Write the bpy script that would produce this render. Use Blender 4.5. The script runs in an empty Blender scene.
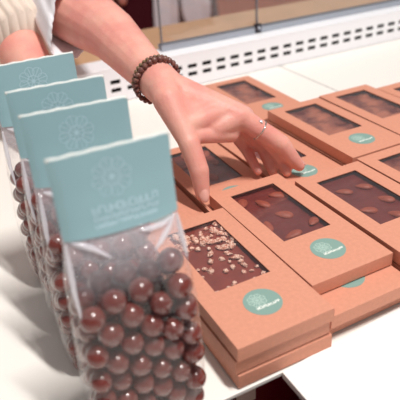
import bpy, bmesh, math, random
import numpy as np
from mathutils import Vector, Matrix, noise

random.seed(7)
scene = bpy.context.scene
COL = scene.collection
CM = 0.01
SHELF_Z = 0.90          # height of the display shelf above the floor, metres
T = -4.02               # the shelf in working coordinates (cm); z = 0 is the top of the tallest box stacks


def loc(x, y, z):
    return Vector((x * CM, y * CM, (z - T) * CM + SHELF_Z))


# ------------------------------------------------------------------ materials
def new_mat(name):
    m = bpy.data.materials.new(name)
    m.use_nodes = True
    nt = m.node_tree
    nt.nodes.clear()
    out = nt.nodes.new('ShaderNodeOutputMaterial')
    return m, nt, out


def lin(c):
    return tuple((v / 12.92 if v <= 0.04045 else ((v + 0.055) / 1.055) ** 2.4) for v in [k / 255 for k in c])


def pbr(name, rgb, rough=0.6, spec=0.5, var=0.0, var_scale=40, bump=0.0, bump_scale=200, sss=0.0, metal=0.0,
        coat=0.0, rgb2=None, sss_col=(1, .35, .2), sss_scale=0.004, detail=4):
    m, nt, out = new_mat(name)
    b = nt.nodes.new('ShaderNodeBsdfPrincipled')
    nt.links.new(b.outputs[0], out.inputs[0])
    c = (*lin(rgb), 1)
    b.inputs['Base Color'].default_value = c
    b.inputs['Roughness'].default_value = rough
    b.inputs['Specular IOR Level'].default_value = spec
    b.inputs['Metallic'].default_value = metal
    b.inputs['Coat Weight'].default_value = coat
    b.inputs['Coat Roughness'].default_value = 0.08
    if sss:
        b.inputs['Subsurface Weight'].default_value = sss
        b.inputs['Subsurface Radius'].default_value = sss_col
        b.inputs['Subsurface Scale'].default_value = sss_scale
    tc = nt.nodes.new('ShaderNodeTexCoord')
    if var or rgb2:
        n = nt.nodes.new('ShaderNodeTexNoise')
        n.inputs['Scale'].default_value = var_scale
        n.inputs['Detail'].default_value = detail
        nt.links.new(tc.outputs['Object'], n.inputs['Vector'])
        r = nt.nodes.new('ShaderNodeValToRGB')
        if rgb2:
            r.color_ramp.elements[0].color = c
            r.color_ramp.elements[1].color = (*lin(rgb2), 1)
            r.color_ramp.elements[0].position = 0.38
            r.color_ramp.elements[1].position = 0.62
        else:
            r.color_ramp.elements[0].color = tuple(v * (1 - var) for v in c[:3]) + (1,)
            r.color_ramp.elements[1].color = tuple(min(1, v * (1 + var)) for v in c[:3]) + (1,)
            r.color_ramp.elements[0].position = 0.3
            r.color_ramp.elements[1].position = 0.7
        nt.links.new(n.outputs['Fac'], r.inputs['Fac'])
        nt.links.new(r.outputs['Color'], b.inputs['Base Color'])
    if bump:
        n2 = nt.nodes.new('ShaderNodeTexNoise')
        n2.inputs['Scale'].default_value = bump_scale
        n2.inputs['Detail'].default_value = 4
        nt.links.new(tc.outputs['Object'], n2.inputs['Vector'])
        bp = nt.nodes.new('ShaderNodeBump')
        bp.inputs['Strength'].default_value = bump
        bp.inputs['Distance'].default_value = 0.001
        nt.links.new(n2.outputs['Fac'], bp.inputs['Height'])
        nt.links.new(bp.outputs[0], b.inputs['Normal'])
    return m


def film_mat(name, haze, haze_rgb, gloss, rough, wrinkle=0.0, wrinkle_scale=60, patchy=False, lace=False):
    """thin clear plastic: see-through, a fresnel sheen, a faint milky haze"""
    m, nt, out = new_mat(name)
    N = nt.nodes.new
    L = nt.links.new
    tr = N('ShaderNodeBsdfTransparent')
    gl = N('ShaderNodeBsdfGlossy')
    gl.inputs['Roughness'].default_value = rough
    gl.inputs['Color'].default_value = (1, 1, 1, 1)
    df = N('ShaderNodeBsdfDiffuse')
    df.inputs['Color'].default_value = (*lin(haze_rgb), 1)
    tc = N('ShaderNodeTexCoord')
    mix1 = N('ShaderNodeMixShader')
    L(tr.outputs[0], mix1.inputs[1])
    L(df.outputs[0], mix1.inputs[2])
    mix1.inputs[0].default_value = haze
    if patchy:
        n = N('ShaderNodeTexNoise')
        n.inputs['Scale'].default_value = 28
        n.inputs['Detail'].default_value = 3
        L(tc.outputs['Object'], n.inputs['Vector'])
        mr = N('ShaderNodeMapRange')
        mr.inputs['From Min'].default_value = 0.35
        mr.inputs['From Max'].default_value = 0.7
        mr.inputs['To Min'].default_value = haze * 0.5
        mr.inputs['To Max'].default_value = haze * 1.7
        L(n.outputs['Fac'], mr.inputs['Value'])
        fac = mr.outputs[0]
        if lace:
            v = N('ShaderNodeTexVoronoi')
            v.feature = 'DISTANCE_TO_EDGE'
            v.inputs['Scale'].default_value = 150
            L(tc.outputs['Object'], v.inputs['Vector'])
            lt = N('ShaderNodeMath')
            lt.operation = 'LESS_THAN'
            lt.inputs[1].default_value = 0.035
            L(v.outputs['Distance'], lt.inputs[0])
            sc = N('ShaderNodeMath')
            sc.operation = 'MULTIPLY_ADD'
            L(lt.outputs[0], sc.inputs[0])
            sp_ = N('ShaderNodeSeparateXYZ')
            L(tc.outputs['Object'], sp_.inputs[0])
            up_ = N('ShaderNodeMapRange')     # the printed lace sits on the crumpled upper part of the bag
            up_.inputs['From Min'].default_value = 0.112
            up_.inputs['From Max'].default_value = 0.145
            up_.inputs['To Min'].default_value = 0.0
            up_.inputs['To Max'].default_value = 0.36
            L(sp_.outputs['Z'], up_.inputs['Value'])
            hf_ = N('ShaderNodeMath')
            hf_.operation = 'MULTIPLY'
            hf_.inputs[1].default_value = 0.3
            L(up_.outputs[0], hf_.inputs[0])
            L(hf_.outputs[0], sc.inputs[1])
            L(fac, sc.inputs[2])
            ad_ = N('ShaderNodeMath')
            ad_.operation = 'ADD'
            L(sc.outputs[0], ad_.inputs[0])
            L(up_.outputs[0], ad_.inputs[1])
            fac = ad_.outputs[0]
        L(fac, mix1.inputs[0])
    lw = N('ShaderNodeLayerWeight')          # 1 - |cos|, the same from both sides of the sheet
    lw.inputs['Blend'].default_value = 0.5
    p5 = N('ShaderNodeMath')
    p5.operation = 'POWER'
    p5.inputs[1].default_value = 4.0
    L(lw.outputs['Facing'], p5.inputs[0])
    ml = N('ShaderNodeMath')
    ml.operation = 'MULTIPLY_ADD'
    ml.use_clamp = True
    ml.inputs[1].default_value = 0.5
    ml.inputs[2].default_value = 0.045 * gloss
    L(p5.outputs[0], ml.inputs[0])
    mix2 = N('ShaderNodeMixShader')
    L(ml.outputs[0], mix2.inputs[0])
    L(mix1.outputs[0], mix2.inputs[1])
    L(gl.outputs[0], mix2.inputs[2])
    if wrinkle:
        n2 = N('ShaderNodeTexNoise')
        n2.inputs['Scale'].default_value = wrinkle_scale
        n2.inputs['Detail'].default_value = 2
        n2.inputs['Distortion'].default_value = 1.2
        L(tc.outputs['Object'], n2.inputs['Vector'])
        bp = N('ShaderNodeBump')
        bp.inputs['Strength'].default_value = wrinkle
        bp.inputs['Distance'].default_value = 0.004
        L(n2.outputs['Fac'], bp.inputs['Height'])
        L(bp.outputs[0], gl.inputs['Normal'])
        L(bp.outputs[0], lw.inputs['Normal'])
    L(mix2.outputs[0], out.inputs[0])
    return m


M = {}
M['kraft'] = pbr('salmon_card', (213, 147, 122), 0.62, 0.35, var=0.05, var_scale=300, bump=0.08, bump_scale=1500)
M['kraft_in'] = pbr('card_inside', (104, 48, 38), 0.8, 0.2)
M['window'] = film_mat('box_window_film', 0.008, (225, 215, 235), 0.7, 0.06, wrinkle=0.12, wrinkle_scale=25)
M['sticker'] = pbr('sage_sticker', (132, 162, 153), 0.5, 0.35)
M['sticker_mark'] = pbr('sticker_pale_print', (172, 198, 188), 0.5, 0.3)
M['sticker_word'] = pbr('sticker_white_print', (236, 240, 232), 0.5, 0.3)
M['choc'] = pbr('milk_chocolate', (128, 58, 48), 0.36, 0.5, var=0.14, var_scale=70, bump=0.25, bump_scale=160)
M['choc_dark'] = pbr('dark_chocolate', (106, 44, 40), 0.33, 0.5, var=0.16, var_scale=70, bump=0.3, bump_scale=130)
M['bark'] = pbr('chocolate_bark', (100, 42, 38), 0.4, 0.5, rgb2=(176, 104, 80), var_scale=42, bump=0.4, bump_scale=150)
M['almond'] = pbr('almond_skin', (152, 74, 54), 0.5, 0.4, var=0.16, var_scale=300, bump=0.5, bump_scale=500)
M['nut'] = pbr('chopped_hazelnut', (246, 214, 194), 0.6, 0.3, rgb2=(186, 112, 88), var_scale=240)
M['ball'] = pbr('chocolate_coating', (108, 44, 37), 0.2, 0.6, var=0.12, var_scale=90, coat=0.5)
M['bag_film'] = film_mat('clear_bag_film', 0.014, (240, 234, 242), 0.9, 0.10, wrinkle=0.4, wrinkle_scale=48, patchy=True, lace=True)
M['film_streak'] = film_mat('film_highlight', 0.5, (246, 243, 250), 3.0, 0.12)  # milky white that stands for highlights on the bag film
M['card'] = pbr('teal_header_card', (146, 180, 187), 0.5, 0.4, var=0.035, var_scale=14)
M['card_edge'] = pbr('white_core_highlight', (226, 228, 224), 0.7, 0.2)
M['card_print'] = pbr('pale_blue_print', (174, 204, 214), 0.5, 0.3)
M['white_board'] = pbr('white_laminate', (246, 241, 234), 0.35, 0.4)
M['joint'] = pbr('grey_joint', (176, 172, 168), 0.6, 0.3)
M['white_front'] = pbr('white_gloss_counter', (247, 244, 240), 0.55, 0.3)
M['vent'] = pbr('white_powder_coat', (246, 246, 250), 0.4, 0.4)
M['vent_dark'] = pbr('vent_duct_dark', (22, 19, 22), 0.8, 0.2)
M['alu'] = pbr('brushed_aluminium', (178, 184, 194), 0.38, 0.5, metal=0.75)
M['dark_metal'] = pbr('dark_clip', (60, 56, 62), 0.45, 0.5, metal=0.5)
M['glass'] = film_mat('display_glass', 0.02, (230, 235, 240), 1.0, 0.02)
M['glass_edge'] = pbr('glass_edge_grey', (120, 122, 128), 0.3, 0.5)
M['burgundy'] = pbr('burgundy_lacquer', (112, 16, 30), 0.3, 0.5)
M['tan_wood'] = pbr('pale_wood', (206, 164, 128), 0.5, 0.35, var=0.07, var_scale=30)
M['floor'] = pbr('terracotta_boards', (222, 122, 82), 0.5, 0.35, var=0.10, var_scale=6)
M['wall'] = pbr('warm_plaster', (226, 146, 108), 0.8, 0.2, var=0.04, var_scale=5)
M['skin'] = pbr('skin', (232, 172, 156), 0.48, 0.4, rgb2=(225, 150, 138), var_scale=26, bump=0.4, bump_scale=420, sss=0.3, sss_scale=0.008)
M['nail'] = pbr('pink_nail', (240, 178, 164), 0.25, 0.5, coat=0.4)
M['lace'] = pbr('white_lace_cotton', (238, 234, 238), 0.85, 0.2, bump=0.7, bump_scale=520)
M['knit'] = pbr('cream_ribbed_knit', (226, 208, 194), 0.9, 0.15, bump=0.5, bump_scale=700)
M['trousers'] = pbr('dark_trousers', (62, 44, 50), 0.85, 0.2)
M['hair'] = pbr('brown_hair', (70, 44, 32), 0.5, 0.4)
M['dress'] = pbr('burgundy_dress', (74, 16, 28), 0.8, 0.2)
M['white_cloth'] = pbr('white_cotton', (238, 232, 238), 0.85, 0.2)
M['bead'] = pbr('brown_stone_bead', (136, 92, 80), 0.35, 0.5, rgb2=(104, 62, 58), var_scale=180, bump=0.4, bump_scale=600)
M['bead_olive'] = pbr('olive_stone_bead', (132, 112, 78), 0.35, 0.5, rgb2=(104, 70, 54), var_scale=200, bump=0.4, bump_scale=600)
M['bead_pale'] = pbr('greyish_stone_bead', (176, 150, 138), 0.35, 0.5, rgb2=(136, 98, 88), var_scale=200, bump=0.4, bump_scale=600)
M['silver'] = pbr('silver', (226, 218, 210), 0.18, 0.5, metal=1.0)
M['gem'] = pbr('clear_gem', (220, 216, 226), 0.08, 0.8, coat=0.8)
M['spot_cream'] = pbr('cream_bright_spot', (255, 244, 222), 0.5, 0.3)
M['grey_metal'] = pbr('tarnished_hinge', (128, 98, 92), 0.5, 0.4, metal=0.3)


# ------------------------------------------------------------------ mesh helpers (local coordinates in cm)
class MB:
    def __init__(self):
        self.v = []
        self.f = []
        self.smooth = []
        self.mi = []

    def add(self, verts, faces, smooth=False, mi=0):
        o = len(self.v)
        self.v += [tuple(p) for p in verts]
        self.f += [tuple(i + o for i in q) for q in faces]
        self.smooth += [smooth] * len(faces)
        self.mi += [mi] * len(faces)
        return self

    def box(self, x0, x1, y0, y1, z0, z1):
        v = [(x0, y0, z0), (x1, y0, z0), (x1, y1, z0), (x0, y1, z0), (x0, y0, z1), (x1, y0, z1), (x1, y1, z1), (x0, y1, z1)]
        return self.add(v, [(3, 2, 1, 0), (4, 5, 6, 7), (0, 1, 5, 4), (1, 2, 6, 5), (2, 3, 7, 6), (3, 0, 4, 7)])

    def ellipsoid(self, c, r, seg=20, rings=12, rot=None, fn=None):
        v, f = [], []
        c = Vector(c)
        for i in range(rings + 1):
            th = math.pi * i / rings
            for j in range(seg):
                ph = 2 * math.pi * j / seg
                d = Vector((math.sin(th) * math.cos(ph), math.sin(th) * math.sin(ph), math.cos(th)))
                p = Vector((d.x * r[0], d.y * r[1], d.z * r[2]))
                if fn:
                    p = fn(p, d)
                if rot:
                    p = rot @ p
                v.append(p + c)
        for i in range(rings):
            for j in range(seg):
                a, b = i * seg + j, i * seg + (j + 1) % seg
                f.append((a, a + seg, b + seg, b))
        return self.add(v, f, True)

    def tube(self, pts, radii, seg=12, closed=False, cap=True, section=None):
        pts = [Vector(p) for p in pts]
        n = len(pts)
        v, f = [], []
        up = Vector((0.31, 0.17, 0.93)).normalized()
        for i, p in enumerate(pts):
            if closed:
                t = pts[(i + 1) % n] - pts[i - 1]
            else:
                t = pts[min(i + 1, n - 1)] - pts[max(i - 1, 0)]
            t.normalize()
            a = t.cross(up)
            if a.length < 1e-4:
                a = t.cross(Vector((1, 0, 0)))
            a.normalize()
            b = t.cross(a)
            for j in range(seg):
                ph = 2 * math.pi * j / seg
                k = section(ph, i) if section else 1
                v.append(p + (a * math.cos(ph) + b * math.sin(ph)) * radii[i] * k)
        m = n if closed else n - 1
        for i in range(m):
            for j in range(seg):
                a_, b_ = i * seg + j, i * seg + (j + 1) % seg
                c_, d_ = ((i + 1) % n) * seg + j, ((i + 1) % n) * seg + (j + 1) % seg
                f.append((a_, b_, d_, c_))
        if cap and not closed:
            f.append(tuple(range(seg))[::-1])
            f.append(tuple((n - 1) * seg + j for j in range(seg)))
        return self.add(v, f, True)

    def loft(self, rings, closed_ring=True, cap0=False, cap1=False):
        n = len(rings[0])
        v = [p for r in rings for p in r]
        f = []
        for i in range(len(rings) - 1):
            for j in range(n if closed_ring else n - 1):
                a, b = i * n + j, i * n + (j + 1) % n
                f.append((a, b, b + n, a + n))
        if cap0:
            f.append(tuple(range(n))[::-1])
        if cap1:
            f.append(tuple((len(rings) - 1) * n + j for j in range(n)))
        return self.add(v, f, True)

    def strip(self, pts, w, surf, closed=False):
        """flat printed line of width w along 2-D points, mapped by surf(u, v)"""
        n = len(pts)
        v, f = [], []
        for i, p in enumerate(pts):
            a = pts[(i - 1) % n] if closed or i > 0 else p
            b = pts[(i + 1) % n] if closed or i < n - 1 else p
            dx, dy = b[0] - a[0], b[1] - a[1]
            l = math.hypot(dx, dy) or 1
            nx, ny = -dy / l * w / 2, dx / l * w / 2
            v += [surf(p[0] + nx, p[1] + ny), surf(p[0] - nx, p[1] - ny)]
        for i in range(n if closed else n - 1):
            a, b = 2 * i, 2 * ((i + 1) % n)
            f.append((a, a + 1, b + 1, b))
        return self.add(v, f)

    def mesh(self, name, mats):
        me = bpy.data.meshes.new(name)
        me.from_pydata([(p[0] * CM, p[1] * CM, p[2] * CM) for p in self.v], [], self.f)
        for m in mats if isinstance(mats, (list, tuple)) else [mats]:
            me.materials.append(m)
        me.polygons.foreach_set('use_smooth', self.smooth)
        me.polygons.foreach_set('material_index', self.mi)
        bm = bmesh.new()
        bm.from_mesh(me)
        bmesh.ops.recalc_face_normals(bm, faces=bm.faces)
        bm.to_mesh(me)
        bm.free()
        me.update()
        return me

    def build(self, name, mats, parent=None, location=None, bevel=0.0, segs=2, subsurf=0, solid=0.0):
        o = bpy.data.objects.new(name, self.mesh(name, mats))
        COL.objects.link(o)
        if parent is not None:
            o.parent = parent
        if location is not None:
            o.location = location
        if solid:
            s = o.modifiers.new('solid', 'SOLIDIFY')
            s.thickness = solid * CM
            s.offset = -1
        if bevel:
            b = o.modifiers.new('bevel', 'BEVEL')
            b.width = bevel * CM
            b.segments = segs
            b.limit_method = 'ANGLE'
            b.angle_limit = math.radians(40)
            b.harden_normals = False
        if subsurf:
            s = o.modifiers.new('sub', 'SUBSURF')
            s.levels = subsurf
            s.render_levels = subsurf
        return o


def tag(o, label=None, cat=None, group=None, kind=None):
    if label:
        o['label'] = label
    if cat:
        o['category'] = cat
    if group:
        o['group'] = group
    if kind:
        o['kind'] = kind
    return o


def empty(name, location, rz=0.0):
    o = bpy.data.objects.new(name, None)
    COL.objects.link(o)
    o.location = location
    o.rotation_euler = (0, 0, rz)
    o.empty_display_size = 0.02
    return o


def copy_tree(o, parent=None):
    c = o.copy()
    COL.objects.link(c)
    if parent is not None:
        c.parent = parent
    for ch in list(o.children):
        copy_tree(ch, c)
    return c


def circle(cx, cy, r, n=28, a0=0, a1=2 * math.pi):
    full = abs(a1 - a0 - 2 * math.pi) < 1e-6
    k = n if full else n - 1
    return [(cx + r * math.cos(a0 + (a1 - a0) * i / k), cy + r * math.sin(a0 + (a1 - a0) * i / k)) for i in range(n)]


def flower_emblem(mb, cx, cy, R, w, surf, petals=8):
    """the line-drawn ring of petals with spokes"""
    for k in range(petals):
        a = 2 * math.pi * k / petals + 0.2
        px, py = cx + 0.68 * R * math.cos(a), cy + 0.68 * R * math.sin(a)
        mb.strip(circle(px, py, 0.32 * R, 18), w, surf, True)
        mb.strip([(cx, cy), (cx + 0.98 * R * math.cos(a), cy + 0.98 * R * math.sin(a))], w, surf)
    mb.strip(circle(cx, cy, 0.40 * R, 28), w, surf, True)
    mb.strip(circle(cx, cy, 0.10 * R, 12), w * 1.5, surf, True)


def glyph_row(mb, x0, x1, y0, y1, n, w, surf, rng):
    """a row of small blurred capitals: uprights with cross bars"""
    cw = (x1 - x0) / n
    for i in range(n):
        a, b = x0 + i * cw + 0.1 * cw, x0 + (i + 1) * cw - 0.12 * cw
        m = (y0 + y1) / 2
        mb.strip([(a, y0), (a, y1)], w, surf)
        if rng.random() < 0.6:
            mb.strip([(b, y0), (b, y1)], w, surf)
        for yy in rng.sample([y0, m, y1], rng.choice([1, 2, 2])):
            mb.strip([(a, yy), (b, yy)], w, surf)


# ------------------------------------------------------------------ the setting
def slab(name, b, mat, parent=None, bevel=0.0):
    x0, x1, y0, y1, z0, z1 = b
    cx, cy = (x0 + x1) / 2, (y0 + y1) / 2
    mb = MB().box(x0 - cx, x1 - cx, y0 - cy, y1 - cy, 0, z1 - z0)
    return mb.build(name, mat, parent, loc(cx, cy, z0), bevel=bevel)


FL = T - 90.0           # floor level in working cm
tag(slab('floor', (-160, 420, -120, 560, FL - 4, FL), M['floor']), kind='structure')
tag(slab('wall_back', (-160, 420, 560, 570, FL, FL + 280), M['wall']), kind='structure')

# display counter: cabinet, shelf, vent strip


def group_of(name, origin, label, cat, group=None):
    t = empty(name, loc(*origin))
    tag(t, label, cat, group)

    def part(pname, b, mat, bevel=0.0):
        o = slab(pname, b, mat, None, bevel)
        o.parent = t
        o.location = o.location - t.location
        return o
    return t, part


counter, cpart = group_of('display_cabinet', (65, 58, FL), 'dark burgundy cabinet carrying the white display shelf', 'cabinet')
cpart('cabinet_body', (-58, 128, 26, 90, FL, T - 2.2), M['burgundy'])
cpart('cabinet_wing', (-58, 12.2, -20, 26, FL, T - 2.2), M['burgundy'])
cpart('plinth', (-57, 127, 28, 89, FL, FL + 8), M['burgundy'])
shelf, spart = group_of('display_shelf', (65, 53, T - 0.4), 'white display shelf carrying the salmon boxes and the clear bags', 'shelf')
spart('shelf_board', (-60, 57.2, 24.05, 82.4, T - 0.35, T), M['white_board'], 0.05)
spart('shelf_board', (57.5, 128, 24.05, 82.4, T - 0.35, T), M['white_board'], 0.05)
spart('shelf_board', (-60, 12.4, -22, 24.0, T - 0.35, T), M['white_board'], 0.05)
spart('joint_strip', (57.2, 57.5, 24.1, 82.3, T - 0.3, T - 0.04), M['joint'])
spart('bracket', (20, 24, 30, 80, T - 2.2, T - 0.35), M['burgundy'])
spart('bracket', (2, 6, -18, 22, T - 2.2, T - 0.35), M['burgundy'])
spart('bracket', (100, 104, 30, 80, T - 2.2, T - 0.35), M['burgundy'])
vent, vpart = group_of('vent_strip', (50, 82.5, T), 'white strip with two rows of dark slots behind the shelf, metal channel on its top', 'vent')
# panel with two rows of slots
mb = MB()
xs = [-30.0]
k0 = 43.01 - 2.66 * 27
for k in range(0, 58):
    c = k0 + 2.66 * k
    xs += [c - 0.8, c + 0.8]
xs.append(130.0)
zs = [T, -2.35, -1.75, -1.05, -0.45, 1.22]
for i in range(len(xs) - 1):
    for j in range(5):
        if i % 2 == 1 and j in (1, 3):
            continue
        mb.add([(xs[i], 0, zs[j]), (xs[i + 1], 0, zs[j]), (xs[i + 1], 0, zs[j + 1]), (xs[i], 0, zs[j + 1])], [(0, 1, 2, 3)])
vo = mb.build('slotted_panel', M['vent'], vent)
vo.location = loc(0, 82.5, 0) - vent.location
vpart('duct', (-30, 130, 82.9, 83.1, T, 1.1), M['vent_dark'])
vpart('ledge', (-30, 130, 82.45, 87.6, 1.22, 1.42), M['vent'], 0.05)
ch = MB()
ch.box(36.6, 130, -0.75, -0.45, 0, 1.05)
ch.box(36.6, 130, 0.45, 0.75, 0, 1.05)
ch.box(36.6, 130, -0.75, 0.75, 0, 0.12)
co = ch.build('glass_channel', M['alu'], vent, bevel=0.04)
co.location = loc(0, 86.4, 1.42) - vent.location


def pane(x0, x1, label):
    t = empty('glass_screen', loc((x0 + x1) / 2, 86.4, 1.56))
    tag(t, label, 'glass pane', 'glass panes of the display screen')
    hw = (x1 - x0) / 2
    MB().box(-hw, hw, -0.22, 0.22, 0, 42).build('pane', M['glass'], t)
    MB().box(-hw - 0.02, -hw + 0.16, -0.23, 0.23, 0, 42).build('edge', M['glass_edge'], t)
    return t


pane(36.9, 54.9, 'narrow clear glass pane in the metal channel, between its free end and the dark clip')
pane(55.1, 129, 'long clear glass pane in the metal channel, right of the dark clip')
clip = empty('glass_clip', loc(55.0, 86.4, 1.56))
tag(clip, 'small dark metal clip where the two glass panes meet in the channel', 'clip')
MB().box(-0.6, 0.6, -0.95, -0.24, 0, 1.5).build('jaw', M['dark_metal'], clip, bevel=0.12)
MB().tube([(0, -0.95, 0.8), (0, -1.2, 0.8)], [0.28, 0.28], 14).build('screw', M['alu'], clip)

# pale wooden bar behind the glass
bar = empty('wooden_bar', loc(45, 97, FL))
tag(bar, 'pale tan wooden bar top running behind the glass panes', 'bar counter')
b1 = slab('bar_top', (-60, 150, 89.2, 105.5, -1.6, 0.4), M['tan_wood'], None, 0.15)
b2 = slab('bar_body', (-60, 150, 91.5, 103.5, FL, -1.6), M['burgundy'])
for o in (b1, b2):
    o.parent = bar
    o.location = o.location - bar.location

# front counters
fc = empty('front_counter', loc(40, 4, FL))
tag(fc, 'bright white counter top in the lower right, butted against the shelf edge under the boxes', 'counter')
poly = [(17.42, -22), (128, -22), (128, 32.2), (30.0, 24.95), (17.42, 24.02)]
pm = MB()
low = [(x, min(y, 23.98)) for x, y in poly[:3]] + [(17.42, 23.98)]
pm.add([(x - 40, y - 4, -0.45) for x, y in low] + [(x - 40, y - 4, 0.0) for x, y in low],
       [(3, 2, 1, 0), (4, 5, 6, 7)] + [(i, (i + 1) % 4, (i + 1) % 4 + 4, i + 4) for i in range(4)])
pm.add([(x - 40, y - 4, 0.01) for x, y in poly] + [(x - 40, y - 4, 0.10) for x, y in poly],
       [(4, 3, 2, 1, 0), (5, 6, 7, 8, 9)] + [(i, (i + 1) % 5, (i + 1) % 5 + 5, i + 5) for i in range(5)])
a = pm.build('counter_top', M['white_front'], None, loc(40, 4, T))
b = slab('counter_body', (19.6, 128, -20, 22.4, FL, T - 0.45), M['white_front'])
for o in (a, b):
    o.parent = fc
    o.location = o.location - fc.location
# the dark gap between shelf and front counter
rec = slab('recess_shelf', (12.45, 17.35, -22, 23.9, T - 14, T - 12), M['burgundy'])
tag(rec, 'dark burgundy sunken shelf in the gap in front of the boxes', 'shelf')
cd = MB().box(-0.85, 0.85, -0.06, 0, -1.3, 0)
cdo = cd.build('bright_spot', M['spot_cream'], counter, bevel=0.02)  # added plate, its near-white colour stands for a bright spot
cdo.location = loc(15.55, 25.98, -6.75) - counter.location
cdo['label'] = 'small cream plate added as a bright spot on the dark cabinet front'

# ------------------------------------------------------------------ chocolate boxes
BW, BL, BH = 8.0, 16.2, 1.34
WX0, WX1, WY0, WY1 = 1.57, 6.43, 5.9, 14.8
th = 0.09


def make_box():
    root = empty('chocolate_box', (0, 0, 0))
    mb = MB()

    def rect(x0, x1, y0, y1, z):
        return [(x0, y0, z), (x1, y0, z), (x1, y1, z), (x0, y1, z)]
    g = 0.11
    rings = [rect(WX0, WX1, WY0, WY1, BH - th), rect(WX0, WX1, WY0, WY1, BH), rect(0, BW, 0, BL, BH), rect(0, BW, 0, BL, g),
             rect(th, BW - th, th, BL - th, g), rect(th, BW - th, th, BL - th, BH - th), rect(WX0, WX1, WY0, WY1, BH - th)]
    for a_, b_ in zip(rings[:-1], rings[1:]):
        for i in range(4):
            j = (i + 1) % 4
            mb.add([a_[i], a_[j], b_[j], b_[i]], [(0, 1, 2, 3)])
    # welded vertices so the bevel runs along real edges
    o = mb.build('lid', M['kraft'], root)
    bm = bmesh.new()
    bm.from_mesh(o.data)
    bmesh.ops.remove_doubles(bm, verts=bm.verts, dist=1e-6)
    bmesh.ops.recalc_face_normals(bm, faces=bm.faces)
    bm.to_mesh(o.data)
    bm.free()
    bv = o.modifiers.new('bevel', 'BEVEL')
    bv.width = 0.05 * CM
    bv.segments = 2
    bv.limit_method = 'ANGLE'
    # the folded corner seams on the two front corners
    t = MB()
    i0 = 0.22
    x0, x1, y0, y1 = i0, BW - i0, i0, BL - i0
    t.box(x0, x1, y0, y1, 0, 0.115)
    for q in ((x0, x0 + .07, y0, y1), (x1 - .07, x1, y0, y1), (x0, x1, y0, y0 + .07), (x0, x1, y1 - .07, y1)):
        t.box(*q, 0.1, BH - 0.2)
    t.build('tray', M['kraft_in'], root)
    MB().box(WX0 - .35, WX1 + .35, WY0 - .35, WY1 + .35, BH - th - .03, BH - th - .005).build('window_film', M['window'], root)
    fl = MB()
    fl.box(BW - 0.02, BW + 0.015, 0.0, 0.5, 0.06, BH - 0.1)
    fl.build('corner_flap', M['kraft'], root)
    # round sticker
    R = 1.45
    sx, sy = 4.0, 3.18
    s = MB()
    pts = circle(0, 0, R, 48)
    s.add([(p[0], p[1], 0.012) for p in pts] + [(p[0], p[1], 0) for p in pts],
          [tuple(range(48))] + [(i, i + 48, (i + 1) % 48 + 48, (i + 1) % 48) for i in range(48)])
    st = s.build('sticker', M['sticker'], root, Vector((sx * CM, sy * CM, BH * CM)))
    e = MB()
    flower_emblem(e, -0.30, 0.30, 0.72, 0.06, lambda u, v: (u, v, 0.018))
    e.build('emblem', M['sticker_mark'], st)
    w = MB()
    glyph_row(w, -0.78, 1.18, -0.60, -0.38, 10, 0.065, lambda u, v: (u, v, 0.018), random.Random(3))
    w.build('wordmark', M['sticker_word'], st)
    return root


proto = make_box()
used = [False]


def place_box(x, y, level, label, rz=0.0):
    """level: 0 = standing on the shelf, 1 and 2 = on the boxes below"""
    o = proto if not used[0] else copy_tree(proto)
    used[0] = True
    o.location = loc(x, y, T + BH * level)
    o.rotation_euler = (0, 0, math.radians(rz))
    tag(o, label, 'box', 'salmon chocolate boxes with a window and round sticker')
    return o


BX = {}
BX['A'] = place_box(13.87, 24.12, 2, 'nearest salmon box, chopped nuts in its window, topmost of the front stack', -0.3)
place_box(13.78, 24.32, 1, 'salmon box in the middle of the front stack, under the nut bar box', 0.1)
place_box(13.95, 24.22, 0, 'lowest salmon box of the front stack, standing on the shelf edge', -0.2)
BX['B'] = place_box(22.03, 26.88, 2, 'salmon almond box pinched by the thumb, right of the chopped-nut box')
place_box(22.1, 24.55, 1, 'salmon box jutting forward under the pinched almond box, half of its sticker showing', 0.0)
place_box(22.2, 25.2, 0, 'lowest salmon box under the pinched almond box, set back in shadow', 0.3)
BX['D'] = place_box(30.5, 24.63, 2, 'salmon almond box at the right picture edge, next right of the pinched box')
place_box(30.55, 24.6, 1, 'salmon box second from the top in the stack at the right picture edge', 0.1)
place_box(30.5, 26.0, 0, 'salmon box at the bottom of the stack at the right picture edge', -0.1)
BX['J'] = place_box(38.75, 25.1, 2, 'salmon box cut by the right picture edge, only its window corner showing')
place_box(38.7, 25.1, 1, 'salmon box under the one cut by the right picture edge', 0.1)
place_box(38.75, 26.7, 0, 'bottom salmon box in the stack cut by the right picture edge', 0.0)
BX['N'] = place_box(13.0, 41.3, 1, 'salmon box mostly hidden between the header cards and the thumb', -1.0)
place_box(13.0, 41.2, 0, 'lowest salmon box hidden between the header cards and the thumb', -0.6)
BX['K'] = place_box(21.55, 40.95, 1, 'low salmon box under the palm, its almond window framed by thumb and little finger', -0.9)
place_box(21.6, 41.7, 0, 'bottom salmon box beneath the one under the palm', -0.4)
BX['I'] = place_box(30.15, 40.95, 1, 'low salmon box whose sticker sits under the index fingertip', 0.3)
place_box(30.1, 40.95, 0, 'bottom salmon box beneath the index fingertip', 0.1)
BX['E'] = place_box(38.55, 41.65, 2, 'topmost salmon box behind the fingertips, its whole sticker and window in view')
place_box(38.5, 41.65, 1, 'middle salmon box of the stack behind the fingertips', 0.05)
place_box(38.55, 41.7, 0, 'lowest salmon box of the stack behind the fingertips', 0.0)
BX['F'] = place_box(46.75, 42.0, 2, 'far salmon box right of the sticker box behind the fingertips, dark bark in its window', -0.6)
place_box(46.75, 41.95, 1, 'middle salmon box of the far stack right of the one behind the fingertips', -0.2)
place_box(46.75, 42.0, 0, 'lowest salmon box of the far stack right of the one behind the fingertips', 0.0)
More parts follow.
